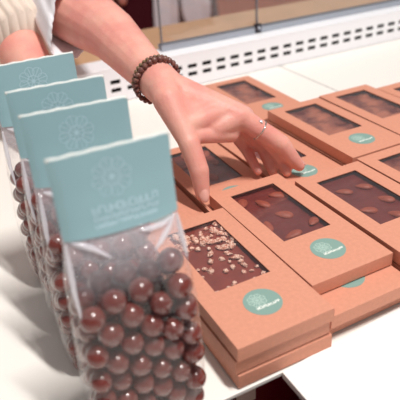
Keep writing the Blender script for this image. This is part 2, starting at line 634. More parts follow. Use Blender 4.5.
BX['H'] = place_box(55.0, 39.9, 2, 'rightmost salmon box of the back row, cut by the picture edge')
place_box(55.0, 39.9, 1, 'middle salmon box of the rightmost back stack', 0.0)
place_box(55.0, 39.9, 0, 'lowest salmon box of the rightmost back stack', 0.0)
BX['G'] = place_box(37.75, 58.35, 1, 'farthest salmon box, above the back of the hand, beside the vent strip', -0.6)
place_box(37.8, 58.4, 0, 'salmon box under the farthest one beside the vent strip', -0.4)


# chocolate bars in the boxes whose windows show
def bar_slab(mb_name, parent, mat, wavy, seed, zt=0.80):
    mb = MB()
    nx, ny = 28, 44
    x0, x1, y0, y1 = 0.75, BW - 0.75, 4.6, BL - 0.75
    for top in (0, 1):
        v = []
        for j in range(ny + 1):
            for i in range(nx + 1):
                x, y = x0 + (x1 - x0) * i / nx, y0 + (y1 - y0) * j / ny
                z = 0.12
                if top:
                    e = min(1, min(x - x0, x1 - x, y - y0, y1 - y) / 0.35)
                    z = zt - (1 - e) ** 2 * 0.2 + wavy * noise.noise(Vector((x * 0.55 + seed * 7.1, y * 1.1, seed)))
                v.append((x, y, z))
        f = []
        for j in range(ny):
            for i in range(nx):
                a_ = j * (nx + 1) + i
                f.append((a_, a_ + 1, a_ + nx + 2, a_ + nx + 1))
        mb.add(v, f, True)
    n1 = (nx + 1) * (ny + 1)
    border = list(range(nx + 1)) + [j * (nx + 1) + nx for j in range(1, ny + 1)] + \
        [ny * (nx + 1) + i for i in range(nx - 1, -1, -1)] + [j * (nx + 1) for j in range(ny - 1, 0, -1)]
    o0 = len(mb.v) - 2 * n1
    for a_, b_ in zip(border, border[1:] + border[:1]):
        mb.f.append((o0 + a_, o0 + b_, o0 + n1 + b_, o0 + n1 + a_))
        mb.smooth.append(False)
        mb.mi.append(0)
    return mb.build(mb_name, mat, parent)


def almond_mesh():
    def shape(p, d):
        t = p.y / 1.05
        k = 1 - 0.28 * t - 0.12 * t * t
        return Vector((p.x * k, p.y, p.z * k))
    return MB().ellipsoid((0, 0, 0), (0.60, 1.05, 0.34), 18, 14, fn=shape).mesh('almond', M['almond'])


ALM = almond_mesh()


def nut_mesh(seed):
    r = random.Random(seed)
    off = Vector((r.random() * 20, r.random() * 20, r.random() * 20))
    sx, sy, sz = r.uniform(.7, 1.3), r.uniform(.7, 1.3), r.uniform(.35, .7)

    def shape(p, d):
        q = 1 + 0.9 * noise.noise(d * 1.9 + off) + 0.4 * noise.noise(d * 4.5 + off)
        return p * q
    m = MB().ellipsoid((0, 0, 0), (sx, sy, sz), 9, 6, fn=shape)
    m.smooth = [s % 3 != 0 for s in range(len(m.smooth))]
    return m.mesh('hazelnut_piece', M['nut'])


NUTS = [nut_mesh(s) for s in range(8)]


def chocolate(key, label, kind, seed, spots=None):
    b = BX[key]
    t = empty('chocolate_bar', b.location)
    t.rotation_euler = b.rotation_euler
    tag(t, label, 'chocolate', 'chocolate bars in the boxes')
    r = random.Random(seed)
    if kind == 'bark':
        bar_slab('bar', t, M['bark'], 0.32, seed, 0.74)
    elif kind == 'nuts':
        bar_slab('bar', t, M['choc'], 0.05, seed, 0.78)
        pts = []
        tries = 0
        while len(pts) < 66 and tries < 6000:
            tries += 1
            p = (r.uniform(1.3, 6.7), r.uniform(5.6, 15.0))
            if noise.noise(Vector((p[0] * .5, p[1] * .5, 3.3))) < -0.22 or any((p[0] - q[0]) ** 2 + (p[1] - q[1]) ** 2 < 0.20 for q in pts):
                continue
            pts.append(p)
        for p in pts:
            o = bpy.data.objects.new('hazelnut_piece', NUTS[r.randrange(8)])
            COL.objects.link(o)
            o.parent = t
            s = r.choice([.19, .26, .34, .42, .28])
            o.scale = (s, s, s)
            o.location = (p[0] * CM, p[1] * CM, (0.80 + s * 0.35) * CM)
            o.rotation_euler = (r.uniform(-.5, .5), r.uniform(-.5, .5), r.uniform(0, 6.3))
    else:
        bar_slab('bar', t, M['choc'] if kind == 'milk' else M['choc_dark'], 0.10, seed, 0.76)
        for (x, y, a, tilt) in spots:
            o = bpy.data.objects.new('almond', ALM)
            COL.objects.link(o)
            o.parent = t
            o.location = (x * CM, y * CM, 0.80 * CM)
            o.scale = (.84, .84, .84)
            o.rotation_euler = (r.uniform(-.15, .15), tilt, a)
    return t


def rnd_spots(seed, n):
    r = random.Random(seed)
    pts = []
    while len(pts) < n:
        p = (r.uniform(1.6, 6.4), r.uniform(6.2, 14.6), r.uniform(0, 6.3), r.uniform(-.35, .35))
        if all((p[0] - q[0]) ** 2 + (p[1] - q[1]) ** 2 > 3.2 for q in pts):
            pts.append(p)
    return pts


bxx, byy = 22.03, 26.88
chocolate('A', 'milk chocolate bar strewn with pale chopped nuts in the nearest box', 'nuts', 11)
chocolate('B', 'dark almond chocolate bar in the box pinched by the thumb', 'dark', 5,
          [(25.9 - bxx, 39.6 - byy, 0.35, .2), (26.5 - bxx, 36.9 - byy, 0.9, -.1), (24.1 - bxx, 36.0 - byy, -.4, .1),
           (28.1 - bxx, 34.6 - byy, 2.2, .2), (24.3 - bxx, 40.6 - byy, 2.6, 0), (28.0 - bxx, 40.2 - byy, 1.2, 0), (25.3 - bxx, 33.8 - byy, 1.5, .2)])
chocolate('D', 'almond chocolate bar seen in the box next right of the pinched one', 'dark', 9,
          [(33.7 - 30.5, 37.2 - 24.63, 0.9, .2), (36.0 - 30.5, 37.0 - 24.63, 0.8, .2), (36.1 - 30.5, 34.1 - 24.63, .5, 0),
           (33.4 - 30.5, 33.4 - 24.63, 1.2, .1), (35.0 - 30.5, 31.6 - 24.63, .4, .1)])
chocolate('J', 'chocolate bar in the box cut by the right picture edge', 'bark', 15)
chocolate('K', 'almond chocolate bar in the low box under the palm', 'milk', 17, rnd_spots(21, 7))
chocolate('I', 'chocolate bar in the low box beneath the fingers', 'milk', 19, rnd_spots(19, 6))
chocolate('N', 'chocolate bar in the box mostly hidden by the header cards', 'milk', 29, rnd_spots(29, 6))
chocolate('E', 'lumpy chocolate bark in the box behind the fingertips', 'bark', 23)
chocolate('F', 'dark chocolate bark in the far box right of the one behind the fingertips', 'bark', 25)
chocolate('G', 'chocolate bar in the farthest box beside the vent strip', 'bark', 27)
chocolate('H', 'chocolate bar in the rightmost box of the back row', 'bark', 31)

# ------------------------------------------------------------------ bags of chocolate balls
#           z     half width  half depth
SECT = [(0.0, 3.45, 1.75), (0.5, 3.75, 2.0), (2.5, 3.98, 2.18), (5.0, 4.0, 2.2), (8.0, 3.9, 2.18), (10.5, 3.75, 1.95), (12.5, 3.6, 1.5),
        (14.0, 3.45, 1.05), (15.5, 3.36, 0.65), (17.5, 3.30, 0.32), (19.45, 3.28, 0.10)]


def sect(z):
    for a_, b_ in zip(SECT[:-1], SECT[1:]):
        if z <= b_[0]:
            t = (z - a_[0]) / (b_[0] - a_[0])
            return a_[1] + (b_[1] - a_[1]) * t, a_[2] + (b_[2] - a_[2]) * t
    return SECT[-1][1:]


def expo(z):
    return 3.2 if z < 9 else 3.2 - 1.0 * min(1, (z - 9) / 5)


def film_y(x, z, grow=0.0):
    hw, hd = sect(z)
    hw += 0.05 + grow
    hd += grow
    e = expo(z)
    q = max(0.0, 1 - abs(min(1, abs(x) / hw)) ** e)
    return hd * q ** (1 / e)


BALL = MB().ellipsoid((0, 0, 0), (0.77, 0.77, 0.77), 20, 12).mesh('chocolate_ball', M['ball'])


def pack(n, seed, top):
    """drop n balls into the bag and let them settle"""
    rng = np.random.default_rng(seed)
    r = rng.uniform(0.73, 0.82, n)
    rs = r[:, None] + r[None, :]
    P = np.stack([rng.uniform(-2.9, 2.9, n), rng.uniform(-1.3, 1.3, n), rng.uniform(1, top + 3, n)], 1)
    zz = np.array([s[0] for s in SECT])
    ww = np.array([s[1] for s in SECT])
    dd = np.array([s[2] for s in SECT])
    wl = np.array([9, 9, 9, 9, 9, 9, 3.75, 2.9, 1.6, 1.2, 1.0, 1.0])
    zl_ = np.array([0, 1, 2, 4, 6, 8, 10, 11.6, 13.2, 14, 16, 20])
    for it in range(700):
        P[:, 2] -= 0.035 if it < 520 else 0.006
        for _ in range(2):
            D = P[:, None, :] - P[None, :, :]
            d = np.sqrt((D ** 2).sum(2)) + np.eye(n) * 99
            ov = np.clip(rs - d, 0, None)
            P += (D / d[..., None] * (ov * 0.5)[..., None] * 0.75).sum(1)
            hw = np.minimum(np.interp(P[:, 2], zz, ww) - r - 0.20, np.interp(P[:, 2], zl_, wl))
            hd = np.interp(P[:, 2], zz, dd) - r - 0.10
            hd = np.clip(hd, 0.05, None)
            P[:, 0] = np.clip(P[:, 0], -hw, hw)
            P[:, 1] = np.clip(P[:, 1], -hd, hd)
            P[:, 2] = np.maximum(P[:, 2], r + 0.03)
    return np.concatenate([P, r[:, None]], 1)


def make_bag(x, y, rz, label, seed, n_balls, keep, ball_label, ball_group, lean):
    root = empty('praline_bag', loc(x, y, T), math.radians(rz))
    root.rotation_euler = (math.radians(-lean), 0, math.radians(rz))
    tag(root, label, 'bag', 'clear bags of chocolate balls with teal header cards')
    root.scale = (1, 1, 0.987)
    # film
    rings = []
    NS = 72
    zl = [0, .12, .35, .7, 1.2] + [1.2 + 0.42 * i for i in range(1, 44)]
    zl = [z for z in zl if z < 19.4] + [19.42]
    off = Vector((seed * 3.7, seed * 1.3, 0))
    for z in zl:
        hw, hd = sect(z)
        e = expo(z)
        ring = []
        for j in range(NS):
            a_ = 2 * math.pi * j / NS
            c, s = math.cos(a_), math.sin(a_)
            px = hw * math.copysign(abs(c) ** (2 / e), c)
            py = hd * math.copysign(abs(s) ** (2 / e), s)
            amp = 0.10 if z > 14 else (0.46 if z > 11 else 0.16)
            if z < 14.2:
                w = noise.noise(Vector((px * .75, py * .9, z * .38)) + off) + .5 * noise.noise(Vector((px * 1.8, py * 1.8, z * .9)) + off)
                py += math.copysign(1, s) * amp * max(0.0, w + .1) * min(1, hd) * min(1, (14.2 - z) / 1.5) * min(1, z / .8)
                px += 0.12 * max(0, w) * math.copysign(1, c) * abs(c) * min(1, (14.2 - z) / 1.5)
            ring.append((px, py, z))
        rings.append(ring)
    f = MB().loft(rings, cap0=True)
    f.build('film', M['bag_film'], root)
    # whitish tubes along folds below the card, painted in as the film's highlight streaks
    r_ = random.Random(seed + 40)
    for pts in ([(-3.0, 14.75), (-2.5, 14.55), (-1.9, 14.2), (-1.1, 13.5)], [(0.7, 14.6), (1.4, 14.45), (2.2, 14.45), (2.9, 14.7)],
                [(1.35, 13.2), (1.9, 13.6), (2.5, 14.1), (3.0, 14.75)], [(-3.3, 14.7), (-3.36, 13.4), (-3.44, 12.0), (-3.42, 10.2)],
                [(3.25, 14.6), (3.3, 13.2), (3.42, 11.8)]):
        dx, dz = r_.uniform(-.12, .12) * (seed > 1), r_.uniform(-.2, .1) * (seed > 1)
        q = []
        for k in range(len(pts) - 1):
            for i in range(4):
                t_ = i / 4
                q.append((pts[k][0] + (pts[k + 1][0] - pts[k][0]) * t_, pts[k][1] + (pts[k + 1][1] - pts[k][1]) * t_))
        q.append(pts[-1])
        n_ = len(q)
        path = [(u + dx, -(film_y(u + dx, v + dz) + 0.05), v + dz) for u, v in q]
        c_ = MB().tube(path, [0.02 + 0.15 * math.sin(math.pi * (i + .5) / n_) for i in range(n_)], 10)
        c_.build('highlight_streak', M['film_streak'], root)
    # folded header card: front and back leaf over the top
    z0, z1 = 14.85, 19.52
    nx, nz = 24, 12
    for side, nm in ((-1, 'header_front'), (1, 'header_back')):
        mb = MB()
        lay = []
        for t in (0.04, 0.085):
            g = []
            for k in range(nz + 1):
                z = z0 + (z1 - z0) * k / nz
                for i in range(nx + 1):
                    xx = -3.36 + 6.72 * i / nx
                    g.append((xx, side * (film_y(xx, z) + t), z))
            lay.append(g)
        fs = []
        for k in range(nz):
            for i in range(nx):
                a_ = k * (nx + 1) + i
                fs.append((a_, a_ + 1, a_ + nx + 2, a_ + nx + 1))
        m0 = len(lay[0])
        mb.add(lay[0] + lay[1], fs + [tuple(q + m0 for q in w) for w in fs], True)
        rim = list(range(nx + 1)) + [k * (nx + 1) + nx for k in range(1, nz + 1)] + \
            [nz * (nx + 1) + i for i in range(nx - 1, -1, -1)] + [k * (nx + 1) for k in range(nz - 1, 0, -1)]
        mb.add(lay[0] + lay[1], [(a_, b_, b_ + m0, a_ + m0) for a_, b_ in zip(rim, rim[1:] + rim[:1])])
        h = mb.build(nm, M['card'], root)
        if side == -1:
            def surf(u, v):
                return (u, -(film_y(u, v) + 0.097), v)
            e = MB()
            flower_emblem(e, -0.2, 17.95, 1.12, 0.05, surf)
            e.build('emblem', M['card_print'], h)
            w = MB()
            rg = random.Random(5)
            glyph_row(w, -1.6, 2.2, 16.1, 16.5, 11, 0.11, surf, rg)
            glyph_row(w, -1.6, 2.15, 15.68, 15.92, 16, 0.08, surf, rg)
            glyph_row(w, -1.6, 2.0, 15.3, 15.52, 15, 0.08, surf, rg)
            w.build('lettering', M['card_print'], h)
    # worn white fold along the top, its edge highlight put into the colour
    mb = MB()
    mb.tube([(-3.37 + 6.74 * i / 20, 0.02 * math.sin(i * 2.1), 19.50 + 0.03 * math.sin(i * 1.7 + seed)) for i in range(21)], [0.115] * 21, 10)
    mb.build('fold', M['card_edge'], root)
    # balls
    P = pack(n_balls, seed, 12)
    if keep < n_balls:
        # the balls against the film on the front, the left and the top are the ones that show
        score = np.maximum.reduce([-P[:, 1] / 1.5, -P[:, 0] / 3.0, (P[:, 2] - 4) / 8.5])
        P = P[np.argsort(-score)[:keep]]
    mw = Matrix.Translation(root.location) @ root.rotation_euler.to_matrix().to_4x4()
    rr = random.Random(seed)
    for p in P:
        o = bpy.data.objects.new('chocolate_ball', BALL)
        COL.objects.link(o)
        o.location = mw @ (Vector(p[:3].tolist()) * CM)
        o.rotation_euler = (rr.uniform(0, 6), rr.uniform(0, 6), rr.uniform(0, 6))
        s = (p[3] - 0.015) / 0.77
        o.scale = (s, s * rr.uniform(.96, 1), s)
        tag(o, ball_label, 'chocolate', ball_group)
    return root


bags = [
    (7.97, 26.0, -1.8, 'nearest clear bag of chocolate balls, its large teal header card lettered in full', 1, 101, 101, 'nearest', 2.4),
    (8.1, 32.5, -5.1, 'second nearest clear bag of chocolate balls, header card half covered by the nearest', 2, 104, 66, 'second', 3.2),
    (8.3, 37.4, -4.2, 'third nearest clear bag of chocolate balls, second from the back of the row', 3, 104, 64, 'third', 3.4),
    (8.35, 44.2, 0.5, 'farthest clear bag of chocolate balls, its teal header card cut by the left picture edge', 4, 104, 66, 'farthest', 3.6),
]
for (x, y, rz, lab, seed, n, keep, word, lean) in bags:
    make_bag(x, y, rz, lab, seed, n, keep, 'glossy brown chocolate ball inside the %s clear bag' % word, 'chocolate balls in the %s bag' % word, lean)


# ------------------------------------------------------------------ people
def capsule(mb, a, b, ra, rb, seg=18, rings=7):
    """a tapered limb with rounded ends"""
    a, b = Vector(a), Vector(b)
    d = (b - a)
    L = d.length
    d.normalize()
    s = d.cross(Vector((0.2, 0.9, 0.3)))
    if s.length < 1e-3:
        s = d.cross(Vector((1, 0, 0)))
    s.normalize()
    t = d.cross(s)
    rg = []
    for i in range(1, rings + 1):
        th_ = math.pi / 2 * i / rings
        rg.append((a - d * ra * math.cos(th_), ra * math.sin(th_)))
    for i in range(rings):
        th_ = math.pi / 2 * i / rings
        rg.append((b + d * rb * math.sin(th_), rb * math.cos(th_)))
    v, f = [a - d * ra], []
    for c, r in rg:
        for j in range(seg):
            ph = 2 * math.pi * j / seg
            v.append(c + (s * math.cos(ph) + t * math.sin(ph)) * r)
    v.append(b + d * rb)
    n = len(rg)
    for j in range(seg):
        f.append((0, 1 + (j + 1) % seg, 1 + j))
        for i in range(n - 1):
            p, q = 1 + i * seg + j, 1 + i * seg + (j + 1) % seg
            f.append((p, q, q + seg, p + seg))
        f.append((1 + (n - 1) * seg + j, 1 + (n - 1) * seg + (j + 1) % seg, len(v) - 1))
    mb.add(v, f, True)


def fused(mb, voxel, smooth, name):
    """one continuous skin over the overlapping limbs; returns verts and faces in cm"""
    me = mb.mesh('tmp', M['skin'])
    o = bpy.data.objects.new('tmp', me)
    COL.objects.link(o)
    r = o.modifiers.new('r', 'REMESH')
    r.mode = 'VOXEL'
    r.voxel_size = voxel * CM
    s = o.modifiers.new('s', 'SMOOTH')
    s.factor = 0.5
    s.iterations = smooth
    dg = bpy.context.evaluated_depsgraph_get()
    ev = o.evaluated_get(dg)
    m2 = bpy.data.meshes.new_from_object(ev)
    vs = [(v.co.x / CM, v.co.y / CM, v.co.z / CM) for v in m2.vertices]
    fs = [tuple(p.vertices) for p in m2.polygons]
    bpy.data.objects.remove(o)
    bpy.data.meshes.remove(me)
    bpy.data.meshes.remove(m2)
    return vs, fs


# joints of the reaching left arm and hand (cm)
J = dict(elbow=(19.90, 73.23, 12.61), fmid=(21.22, 63.99, 11.30), w0=(21.47, 54.88, 9.40), w=(21.63, 51.13, 8.71),
         iM=(27.31, 45.84, 5.85), mM=(28.45, 47.15, 5.14), rM=(28.64, 48.50, 4.19), pM=(28.31, 49.63, 3.30),
         ip=(29.30, 45.11, 4.23), iP=(31.00, 44.02, 2.66), iD=(32.13, 43.63, 0.93), iT=(32.9, 43.35, -0.1),
         mP=(31.23, 45.41, 1.60), mD=(31.80, 44.72, -0.02), mT=(31.75, 43.95, -0.72),
         rP=(30.77, 46.99, 1.10), rD=(30.80, 45.86, -0.22), rT=(30.6, 44.9, -0.72),
         pP=(29.33, 48.10, 0.93), pD=(29.23, 46.54, 0.05), pT=(29.11, 45.29, -0.50),
         tC=(20.93, 48.55, 8.19), tM=(21.23, 45.10, 4.91), tI=(21.42, 43.69, 2.57), tT=(21.30, 43.0, 0.35), web=(24.62, 46.12, 5.24))
J = {k: Vector(v) for k, v in J.items()}
hand = MB()
capsule(hand, J['elbow'], J['fmid'], 4.1, 3.0)
capsule(hand, J['fmid'], J['w0'], 3.0, 2.15)
capsule(hand, J['w0'], J['w'], 2.15, 2.0)
for m_, r_ in (('iM', 1.18), ('mM', 1.2), ('rM', 1.15), ('pM', 1.05)):
    capsule(hand, J['w'], J[m_], 1.75, r_)
capsule(hand, J['iM'], J['mM'], 1.15, 1.15)
capsule(hand, J['mM'], J['rM'], 1.15, 1.1)
capsule(hand, J['rM'], J['pM'], 1.1, 1.0)
capsule(hand, J['w'], J['tC'], 1.8, 1.45)
capsule(hand, J['tC'], J['tM'], 1.5, 0.98)
capsule(hand, J['tC'], J['web'], 1.3, 1.0)
for t_ in (0.25, 0.5, 0.75):
    capsule(hand, J['tC'].lerp(J['tM'], t_ * 0.85), J['w'].lerp(J['iM'], 0.25 + t_ * 0.75), 1.25 - 0.3 * t_, 1.2)
capsule(hand, (21.9, 45.7, 5.2), (26.3, 46.0, 4.3), 0.75, 0.95)
capsule(hand, (22.2, 46.6, 5.9), (26.3, 46.6, 4.6), 0.95, 1.0)
capsule(hand, J['web'], J['iM'], 1.1, 1.1)
# fingers
capsule(hand, J['iM'], J['iP'], 1.1, 0.95)
capsule(hand, J['iP'], J['iD'], 0.95, 0.8)
capsule(hand, J['iD'], J['iT'], 0.8, 0.6)
capsule(hand, J['mM'], J['mP'], 1.0, 0.82)
capsule(hand, J['mP'], J['mD'], 0.78, 0.68)
capsule(hand, J['mD'], J['mT'], 0.68, 0.55)
capsule(hand, J['rM'], J['rP'], 0.96, 0.76)
capsule(hand, J['rP'], J['rD'], 0.72, 0.64)
capsule(hand, J['rD'], J['rT'], 0.63, 0.53)
capsule(hand, J['pM'], J['pP'], 0.88, 0.66)
capsule(hand, J['pP'], J['pD'], 0.64, 0.55)
capsule(hand, J['pD'], J['pT'], 0.55, 0.46)
# thumb
capsule(hand, J['tM'], J['tI'], 1.05, 0.96)
capsule(hand, J['tI'], J['tT'], 0.98, 0.72)
for t_ in (0.25, 0.45, 0.65, 0.85):
    q_ = [J['w'].lerp(J[k], t_) for k in ('iM', 'mM', 'rM', 'pM')]
    for a_, b_ in zip(q_[:-1], q_[1:]):
        capsule(hand, a_, b_, 1.62 - 0.42 * t_, 1.62 - 0.45 * t_)
hv, hf = fused(hand, 0.13, 14, 'hand')

# the rest of the figure, standing behind the wooden bar
bodym = MB()
LS, RS = (22, 111, 30), (-8, 117, 30)
capsule(bodym, LS, J['elbow'], 5.2, 4.2)
RE, RC, RW = (9.4, 96.2, 18.6), (12.09, 82.73, 12.42), (13.32, 68.62, 5.57)
capsule(bodym, RS, RE, 5.2, 3.9)
capsule(bodym, RE, RC, 4.0, 3.8)
capsule(bodym, RC, RW, 3.8, 2.5)
capsule(bodym, RW, (13.8, 63.8, 2.8), 2.4, 1.8)
rk = [(12.4, 61.6, 1.4), (13.6, 60.8, 1.2), (14.8, 61.0, 1.3), (16.0, 61.8, 1.6)]
rt = [(12.2, 59.6, -1.6), (13.6, 58.6, -2.0), (15.0, 58.8, -1.9), (16.2, 60.0, -1.2)]
for a_, b_ in zip(rk, rt):
    capsule(bodym, (14.2, 64, 2.8), a_, 1.6, 1.0)
    capsule(bodym, a_, b_, 0.95, 0.6)
capsule(bodym, (15.0, 65.0, 3.2), (17.2, 62.8, 0.6), 1.3, 0.75)
capsule(bodym, (7, 114, 28), (7, 120, -10), 11.5, 11)
capsule(bodym, LS, RS, 6, 6)
capsule(bodym, (7, 121, -10), (7, 121, -22), 13, 14)
capsule(bodym, (7, 114, 32), (7, 112, 42), 5, 4.8)
for sx in (-1, 1):
    capsule(bodym, (7 + 8 * sx, 120, -24), (7 + 8.5 * sx, 121, -54), 8.5, 5.6)
    capsule(bodym, (7 + 8.5 * sx, 121, -54), (7 + 8.5 * sx, 123, -89), 5.4, 3.6)
    capsule(bodym, (7 + 8.5 * sx, 122, -91.3), (7 + 9 * sx, 107, -91.6), 2.8, 2.5)
hd = Vector((7.5, 109, 52))
bodym.ellipsoid(hd, (7.2, 9.0, 10.8), 24, 16)
capsule(bodym, hd + Vector((0.8, -8.7, 1)), hd + Vector((1.0, -10.0, -2.2)), 0.9, 1.2)
capsule(bodym, hd + Vector((-1.5, -7.4, -6)), hd + Vector((2.8, -7.4, -6)), 0.8, 0.8)
for sx in (-1, 1):
    capsule(bodym, hd + Vector((7.2 * sx, .5, 1.5)), hd + Vector((7.2 * sx, .5, -1.5)), 1.0, .8)
bv_, bf_ = fused(bodym, 0.5, 4, 'body')

PO = loc(7, 118, FL)
person = empty('person', PO)
tag(person, 'person with white lace sleeve and bead bracelet reaching over to pinch a box', 'person')


def rel(p):
    return (Vector(p) - Vector((7, 118, FL)))


body = MB()
body.add([rel(p) for p in hv], hf, True)
body.add([rel(p) for p in bv_], bf_, True)
body.build('body', M['skin'], person)


def nail(tip, prev, out, w, l, back=0.1):
    d = (J[tip] - J[prev]).normalized()
    n = Vector(out)
    n = (n - d * n.dot(d)).normalized()
    s = d.cross(n)
    R = Matrix((s, d, n)).transposed()
    r0 = {'tT': .72, 'iT': .60, 'mT': .55, 'rT': .53, 'pT': .46}[tip]
    c = J[tip] + n * (r0 * 0.97) + d * back
    mb = MB()

    def shape(p, q):
        return Vector((p.x, p.y, p.z - 0.45 * p.x * p.x / w))
    mb.ellipsoid(rel(c), (w, l, 0.10), 18, 10, rot=R, fn=shape)
    mb.build('fingernail', M['nail'], person)


nail('tT', 'tI', (-.1, -0.95, 0.25), 0.52, 0.72, 0.0)
nail('iT', 'iD', (0.85, 0.1, 0.45), 0.38, 0.5, 0.1)

# ring on the index finger
rg = (J['iP'] - J['iM']).normalized()
rc = J['iM'].lerp(J['iP'], 0.47)
e1 = rg.cross(Vector((0, 0, 1))).normalized()
e2 = rg.cross(e1)
ring = MB()
ring.tube([rel(rc + (e1 * math.cos(t) + e2 * math.sin(t)) * 1.02) for t in [2 * math.pi * i / 40 for i in range(40)]], [0.085] * 40, 10, closed=True)
ro = ring.build('ring', M['silver'], person)
ro['label'] = 'thin silver ring with a small round stone on the index finger'
gc = rc + Vector((-0.1, -0.35, 0.95)).normalized() * 1.12
g = MB().ellipsoid(rel(gc), (.2, .2, .17), 14, 8)
g.build('stone', M['gem'], ro)
g = MB().tube([rel(gc + (e1 * math.cos(t) + rg * math.sin(t)) * .23) for t in [2 * math.pi * i / 20 for i in range(20)]], [0.05] * 20, 8, closed=True)
g.build('setting', M['silver'], ro)

# two-strand bead bracelet round the wrist
fd = (J['w'] - J['fmid']).normalized()
f1 = fd.cross(Vector((0, 0, 1))).normalized()
f2 = fd.cross(f1)
br = MB()
bc = J['w0'].lerp(J['w'], 0.62)
br.tube([rel(bc + (f1 * math.cos(t) + f2 * math.sin(t)) * 2.3) for t in [2 * math.pi * i / 40 for i in range(40)]], [0.06] * 40, 8, closed=True)
bo = br.build('bracelet', M['dark_metal'], person)
bo['label'] = 'two-strand bracelet of brown and olive stone beads'
rr = random.Random(4)


def bead_mesh(mat, r, squash):
    return MB().ellipsoid((0, 0, 0), (r, r, r * squash), 16, 10).mesh('bead', mat)


BM_ = {'b': bead_mesh(M['bead'], 0.30, .92), 'p': bead_mesh(M['bead_pale'], 0.30, .9), 'o': bead_mesh(M['bead_olive'], 0.22, .95), 's': bead_mesh(M['bead'], 0.22, .95)}
for strand in (0, 1):
    n = 26 if strand == 0 else 36
    for i in range(n):
        t = 2 * math.pi * i / n
        c = bc + (f1 * math.cos(t) + f2 * math.sin(t)) * 2.36 + fd * (0.22 if strand == 0 else -0.34)
        kind = rr.choice('bbbp') if strand == 0 else rr.choice('oos')
        o = bpy.data.objects.new('bead', BM_[kind])
        COL.objects.link(o)
        o.parent = bo
        o.location = rel(c) * CM
        o.rotation_euler = (rr.uniform(0, 6), rr.uniform(0, 6), rr.uniform(0, 6))


# sleeves and clothes
def resample(ring_pts, n):
    pts = [Vector(p) for p in ring_pts]
    out = []
    m = len(pts)
    for i in range(n):
        u = i * m / n
        k = int(u)
        t = u - k
        p0, p1, p2, p3 = pts[(k - 1) % m], pts[k % m], pts[(k + 1) % m], pts[(k + 2) % m]
        out.append(0.5 * ((2 * p1) + (-p0 + p2) * t + (2 * p0 - 5 * p1 + 4 * p2 - p3) * t * t + (-p0 + 3 * p1 - 3 * p2 + p3) * t ** 3))
    return out


hem = [(17.13, 68.76, 15.55), (15.99, 68.05, 13.61), (15.23, 67.28, 11.85), (14.78, 67.46, 9.82), (15.62, 68.02, 8.34), (17.63, 68.77, 8.03),
       (19.96, 69.58, 9.03), (21.92, 70.88, 10.52), (23.4, 72.06, 12.68), (24.0, 72.8, 15.0), (20.6, 70.9, 16.6)]
up2 = [(17.6, 79.9, 19.4), (16.3, 79.4, 17.5), (15.5, 78.7, 15.7), (15.2, 79.0, 13.7), (16.3, 79.5, 12.2), (18.75, 80.06, 12.33),
       (20.93, 80.94, 13.32), (23.2, 82.28, 14.78), (25.4, 83.38, 16.79), (25.6, 83.64, 19.0), (22.0, 81.8, 20.4)]
NR = 88
h0, h1 = resample(hem, NR), resample(up2, NR)
rings = []
cs = (Vector(LS) + Vector((0, -2, 0)))
ax = (cs - Vector((20.5, 82, 16))).normalized()
s1 = ax.cross(Vector((0, 0, 1))).normalized()
s2 = ax.cross(s1)
c_h1 = sum(h1, Vector()) / NR
far = []
for p in h1:
    d = p - c_h1
    d = (d - ax * d.dot(ax)).normalized()
    far.append(cs + d * 6.2)
for k in range(0, 9):
    t = k / 8
    ring_ = []
    for j in range(NR):
        p = h0[j].lerp(h1[j], t)
        if k == 0:
            p = p + (h0[j] - h1[j]).normalized() * 0.22 * abs(math.sin(j * math.pi / 4))
        p = p + Vector((0, 0, 0.16 * math.sin(j * .55 + t * 3)))
        ring_.append(rel(p))
    rings.append(ring_)
for k in range(1, 7):
    t = k / 6
    rings.append([rel(h1[j].lerp(far[j], t)) for j in range(NR)])
sl = MB().loft(rings)
so = sl.build('lace_sleeve', M['lace'], person, solid=0.1)
so['label'] = 'loose white lace sleeve with a scalloped hem'


def rib_tube(name, pts, radii, mat, ribs, depth):
    path, rad = [], []
    for k in range(len(pts) - 1):
        for i in range(8):
            t = i / 8
            path.append(rel(Vector(pts[k]).lerp(Vector(pts[k + 1]), t)))
            rad.append(radii[k] + (radii[k + 1] - radii[k]) * t)
    path.append(rel(pts[-1]))
    rad.append(radii[-1])
    mb = MB().tube(path, rad, 168, section=lambda ph, i: 1 + depth * math.cos(ph * ribs) - 0.02)
    return mb.build(name, mat, person)


ks = rib_tube('knit_sleeve', [RS, (2, 106, 24), RE, (11.3, 87.5, 14.8), (13.15, 74.5, 8.85)], [7.2, 6.6, 5.9, 5.5, 5.3], M['knit'], 28, 0.04)
ks['label'] = 'cream ribbed knit sleeve pushed up the forearm'


def shell(name, rows, mat, n=64, sub=1, ribs=0):
    """a garment round the trunk from rows of (z, cx, cy, rx, ry)"""
    R_ = []
    for (z, cx, cy, rx, ry) in rows:
        R_.append([rel((cx + rx * (1 + (0.012 * math.cos(ribs * 2 * math.pi * j / n) if ribs else 0)) * math.cos(2 * math.pi * j / n),
                        cy + ry * math.sin(2 * math.pi * j / n), z)) for j in range(n)])
    return MB().loft(R_).build(name, mat, person, solid=0.2)


